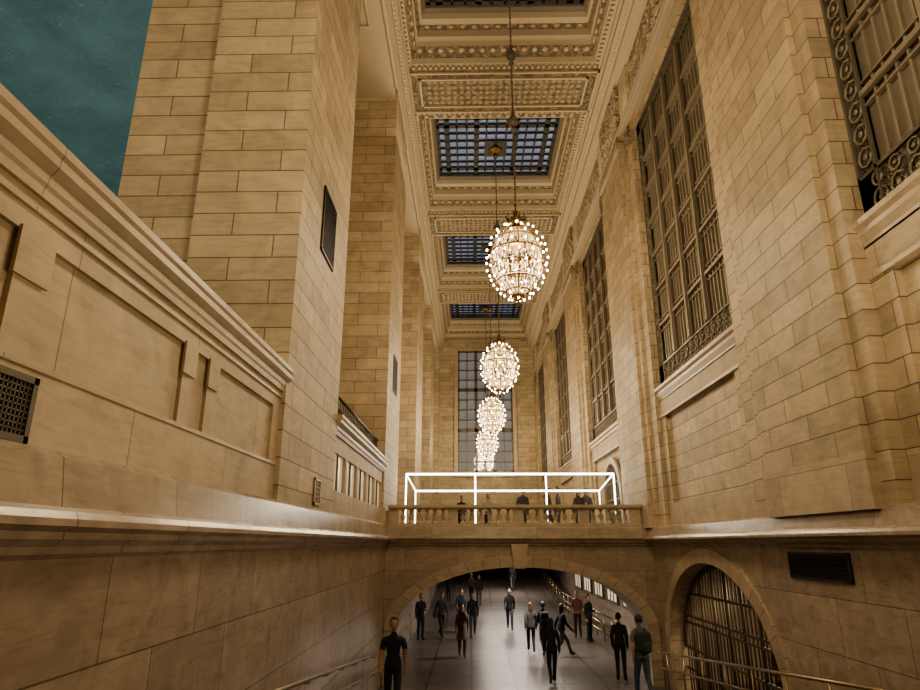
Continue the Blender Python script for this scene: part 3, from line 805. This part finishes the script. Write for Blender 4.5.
P(3.05,23.6,PI/2+.3,top=K,bot=(.14,.13,.12),h=1.7,ph=1,stride=1.15,long=True)
P(4.3,28,-.3,top=(.14,.05,.035),bot=K,h=1.75,pose='stand',arm='bend')
P(4.55,26.8,.8,top=K,bot=K,h=1.72,pose='stand',arm='phone')
P(.46,41,0,top=K,bot=G,h=1.75,ph=1)
P(.0,42,.1,top=(.08,.06,.05),bot=K,h=1.7,ph=-1)
P(-1.4,42,0,top=K,bot=K,h=1.75)
P(2.8,46,PI,top=K,bot=(.08,.08,.1),h=1.75,ph=-1)
P(-2.0,27.2,.5,top=K,bot=K,h=1.72,pose='stand',arm='phone')
person(6.3,14.4,gz,-1.0,top=(.2,.05,.035),bot=K,pose='stand',arm='bend',h=1.72)
def PB(x,y,rot,**k): return person(x,y,.2,rot,**k)
PB(1.98,24.9,.3,top=K,bot=K,pose='stand',arm='bend',h=1.80)
PB(2.95,25.2,PI/2,top=K,bot=G,h=1.86,ph=1)
PB(3.3,24.9,-PI/2,top=(.03,.03,.05),bot=K,h=1.84,pose='stand')
PB(4.1,25.0,.4,top=K,bot=K,pose='stand',h=1.76,long=True)
PB(4.42,25.2,-.4,top=G,bot=K,pose='stand',h=1.8,arm='phone')
PB(.55,21.1,.2,top=(.45,.40,.35),bot=K,pose='stand',h=1.3,arm='bend')
PB(-.3,21.0,.2,top=K,bot=K,pose='stand',h=1.25,arm='bend')

# ------------------------------------------------------------------ lights
def light(kind,name,loc,e,col=(1,.78,.5),rot=(0,0,0),**k):
    l=bpy.data.lights.new(name,kind); l.energy=e; l.color=col
    for a,b in k.items(): setattr(l,a,b)
    o=bpy.data.objects.new(name,l); o.location=loc; o.rotation_euler=rot; COL.objects.link(o); return o
WARM=(1,.825,.565)
for i,c in enumerate(BAYS):
    light('POINT','chandelier_light',(cx,c+.1,6.8),(950,980,1150,1150,1150)[i],WARM,shadow_soft_size=.9)
light('AREA','uplight',(4.3,4,.9),130,WARM,(0,math.radians(180-35),0),shape='RECTANGLE',size=.5,size_y=5)
light('AREA','cove_light',(4.3,24,13.2),230,WARM,(0,math.radians(180),0),shape='RECTANGLE',size=.4,size_y=50)
light('AREA','cove_light',(-1.9,24,13.2),230,WARM,(0,math.radians(180),0),shape='RECTANGLE',size=.4,size_y=50)
for y in (24,30,37,44):
    light('AREA','downlight',(2.2,y,-.5),170,(1,.89,.77),(0,0,0),shape='RECTANGLE',size=3,size_y=.5)
light('AREA','gate_light',(XR+2,15,-.5),90,(1,.82,.55),(0,0,0),size=1)
light('POINT','deck_light',(1.3,28,3.2),320,(1,.88,.7),shadow_soft_size=.6)
light('AREA','vault_fill_light',(-24,30,18),3600,(1,.95,.85),(PI,0,0),shape='RECTANGLE',size=20,size_y=60)  # added panel in mid-air that lights the teal vault, not a fixture
light('POINT','pier_fill_light',(-9,-2,9),1400,WARM,shadow_soft_size=1.2)  # added fill that lightens the left pier, not a real lamp
w=bpy.data.worlds.new('world'); scene.world=w; w.use_nodes=True
w.node_tree.nodes['Background'].inputs[0].default_value=(.12,.1,.08,1); w.node_tree.nodes['Background'].inputs[1].default_value=.3
# ------------------------------------------------------------------ camera
cd=bpy.data.cameras.new('camera'); cam=bpy.data.objects.new('camera',cd); COL.objects.link(cam)
cd.sensor_width=36; cd.sensor_fit='HORIZONTAL'; cd.lens=637/920*36; cd.clip_end=300
cam.location=(0,0,0); cam.rotation_euler=(math.radians(90+17.27),0,math.radians(.945))
scene.camera=cam
scene.view_settings.view_transform='AgX'
scene.view_settings.look='AgX - Medium High Contrast'
scene.view_settings.exposure=0.28
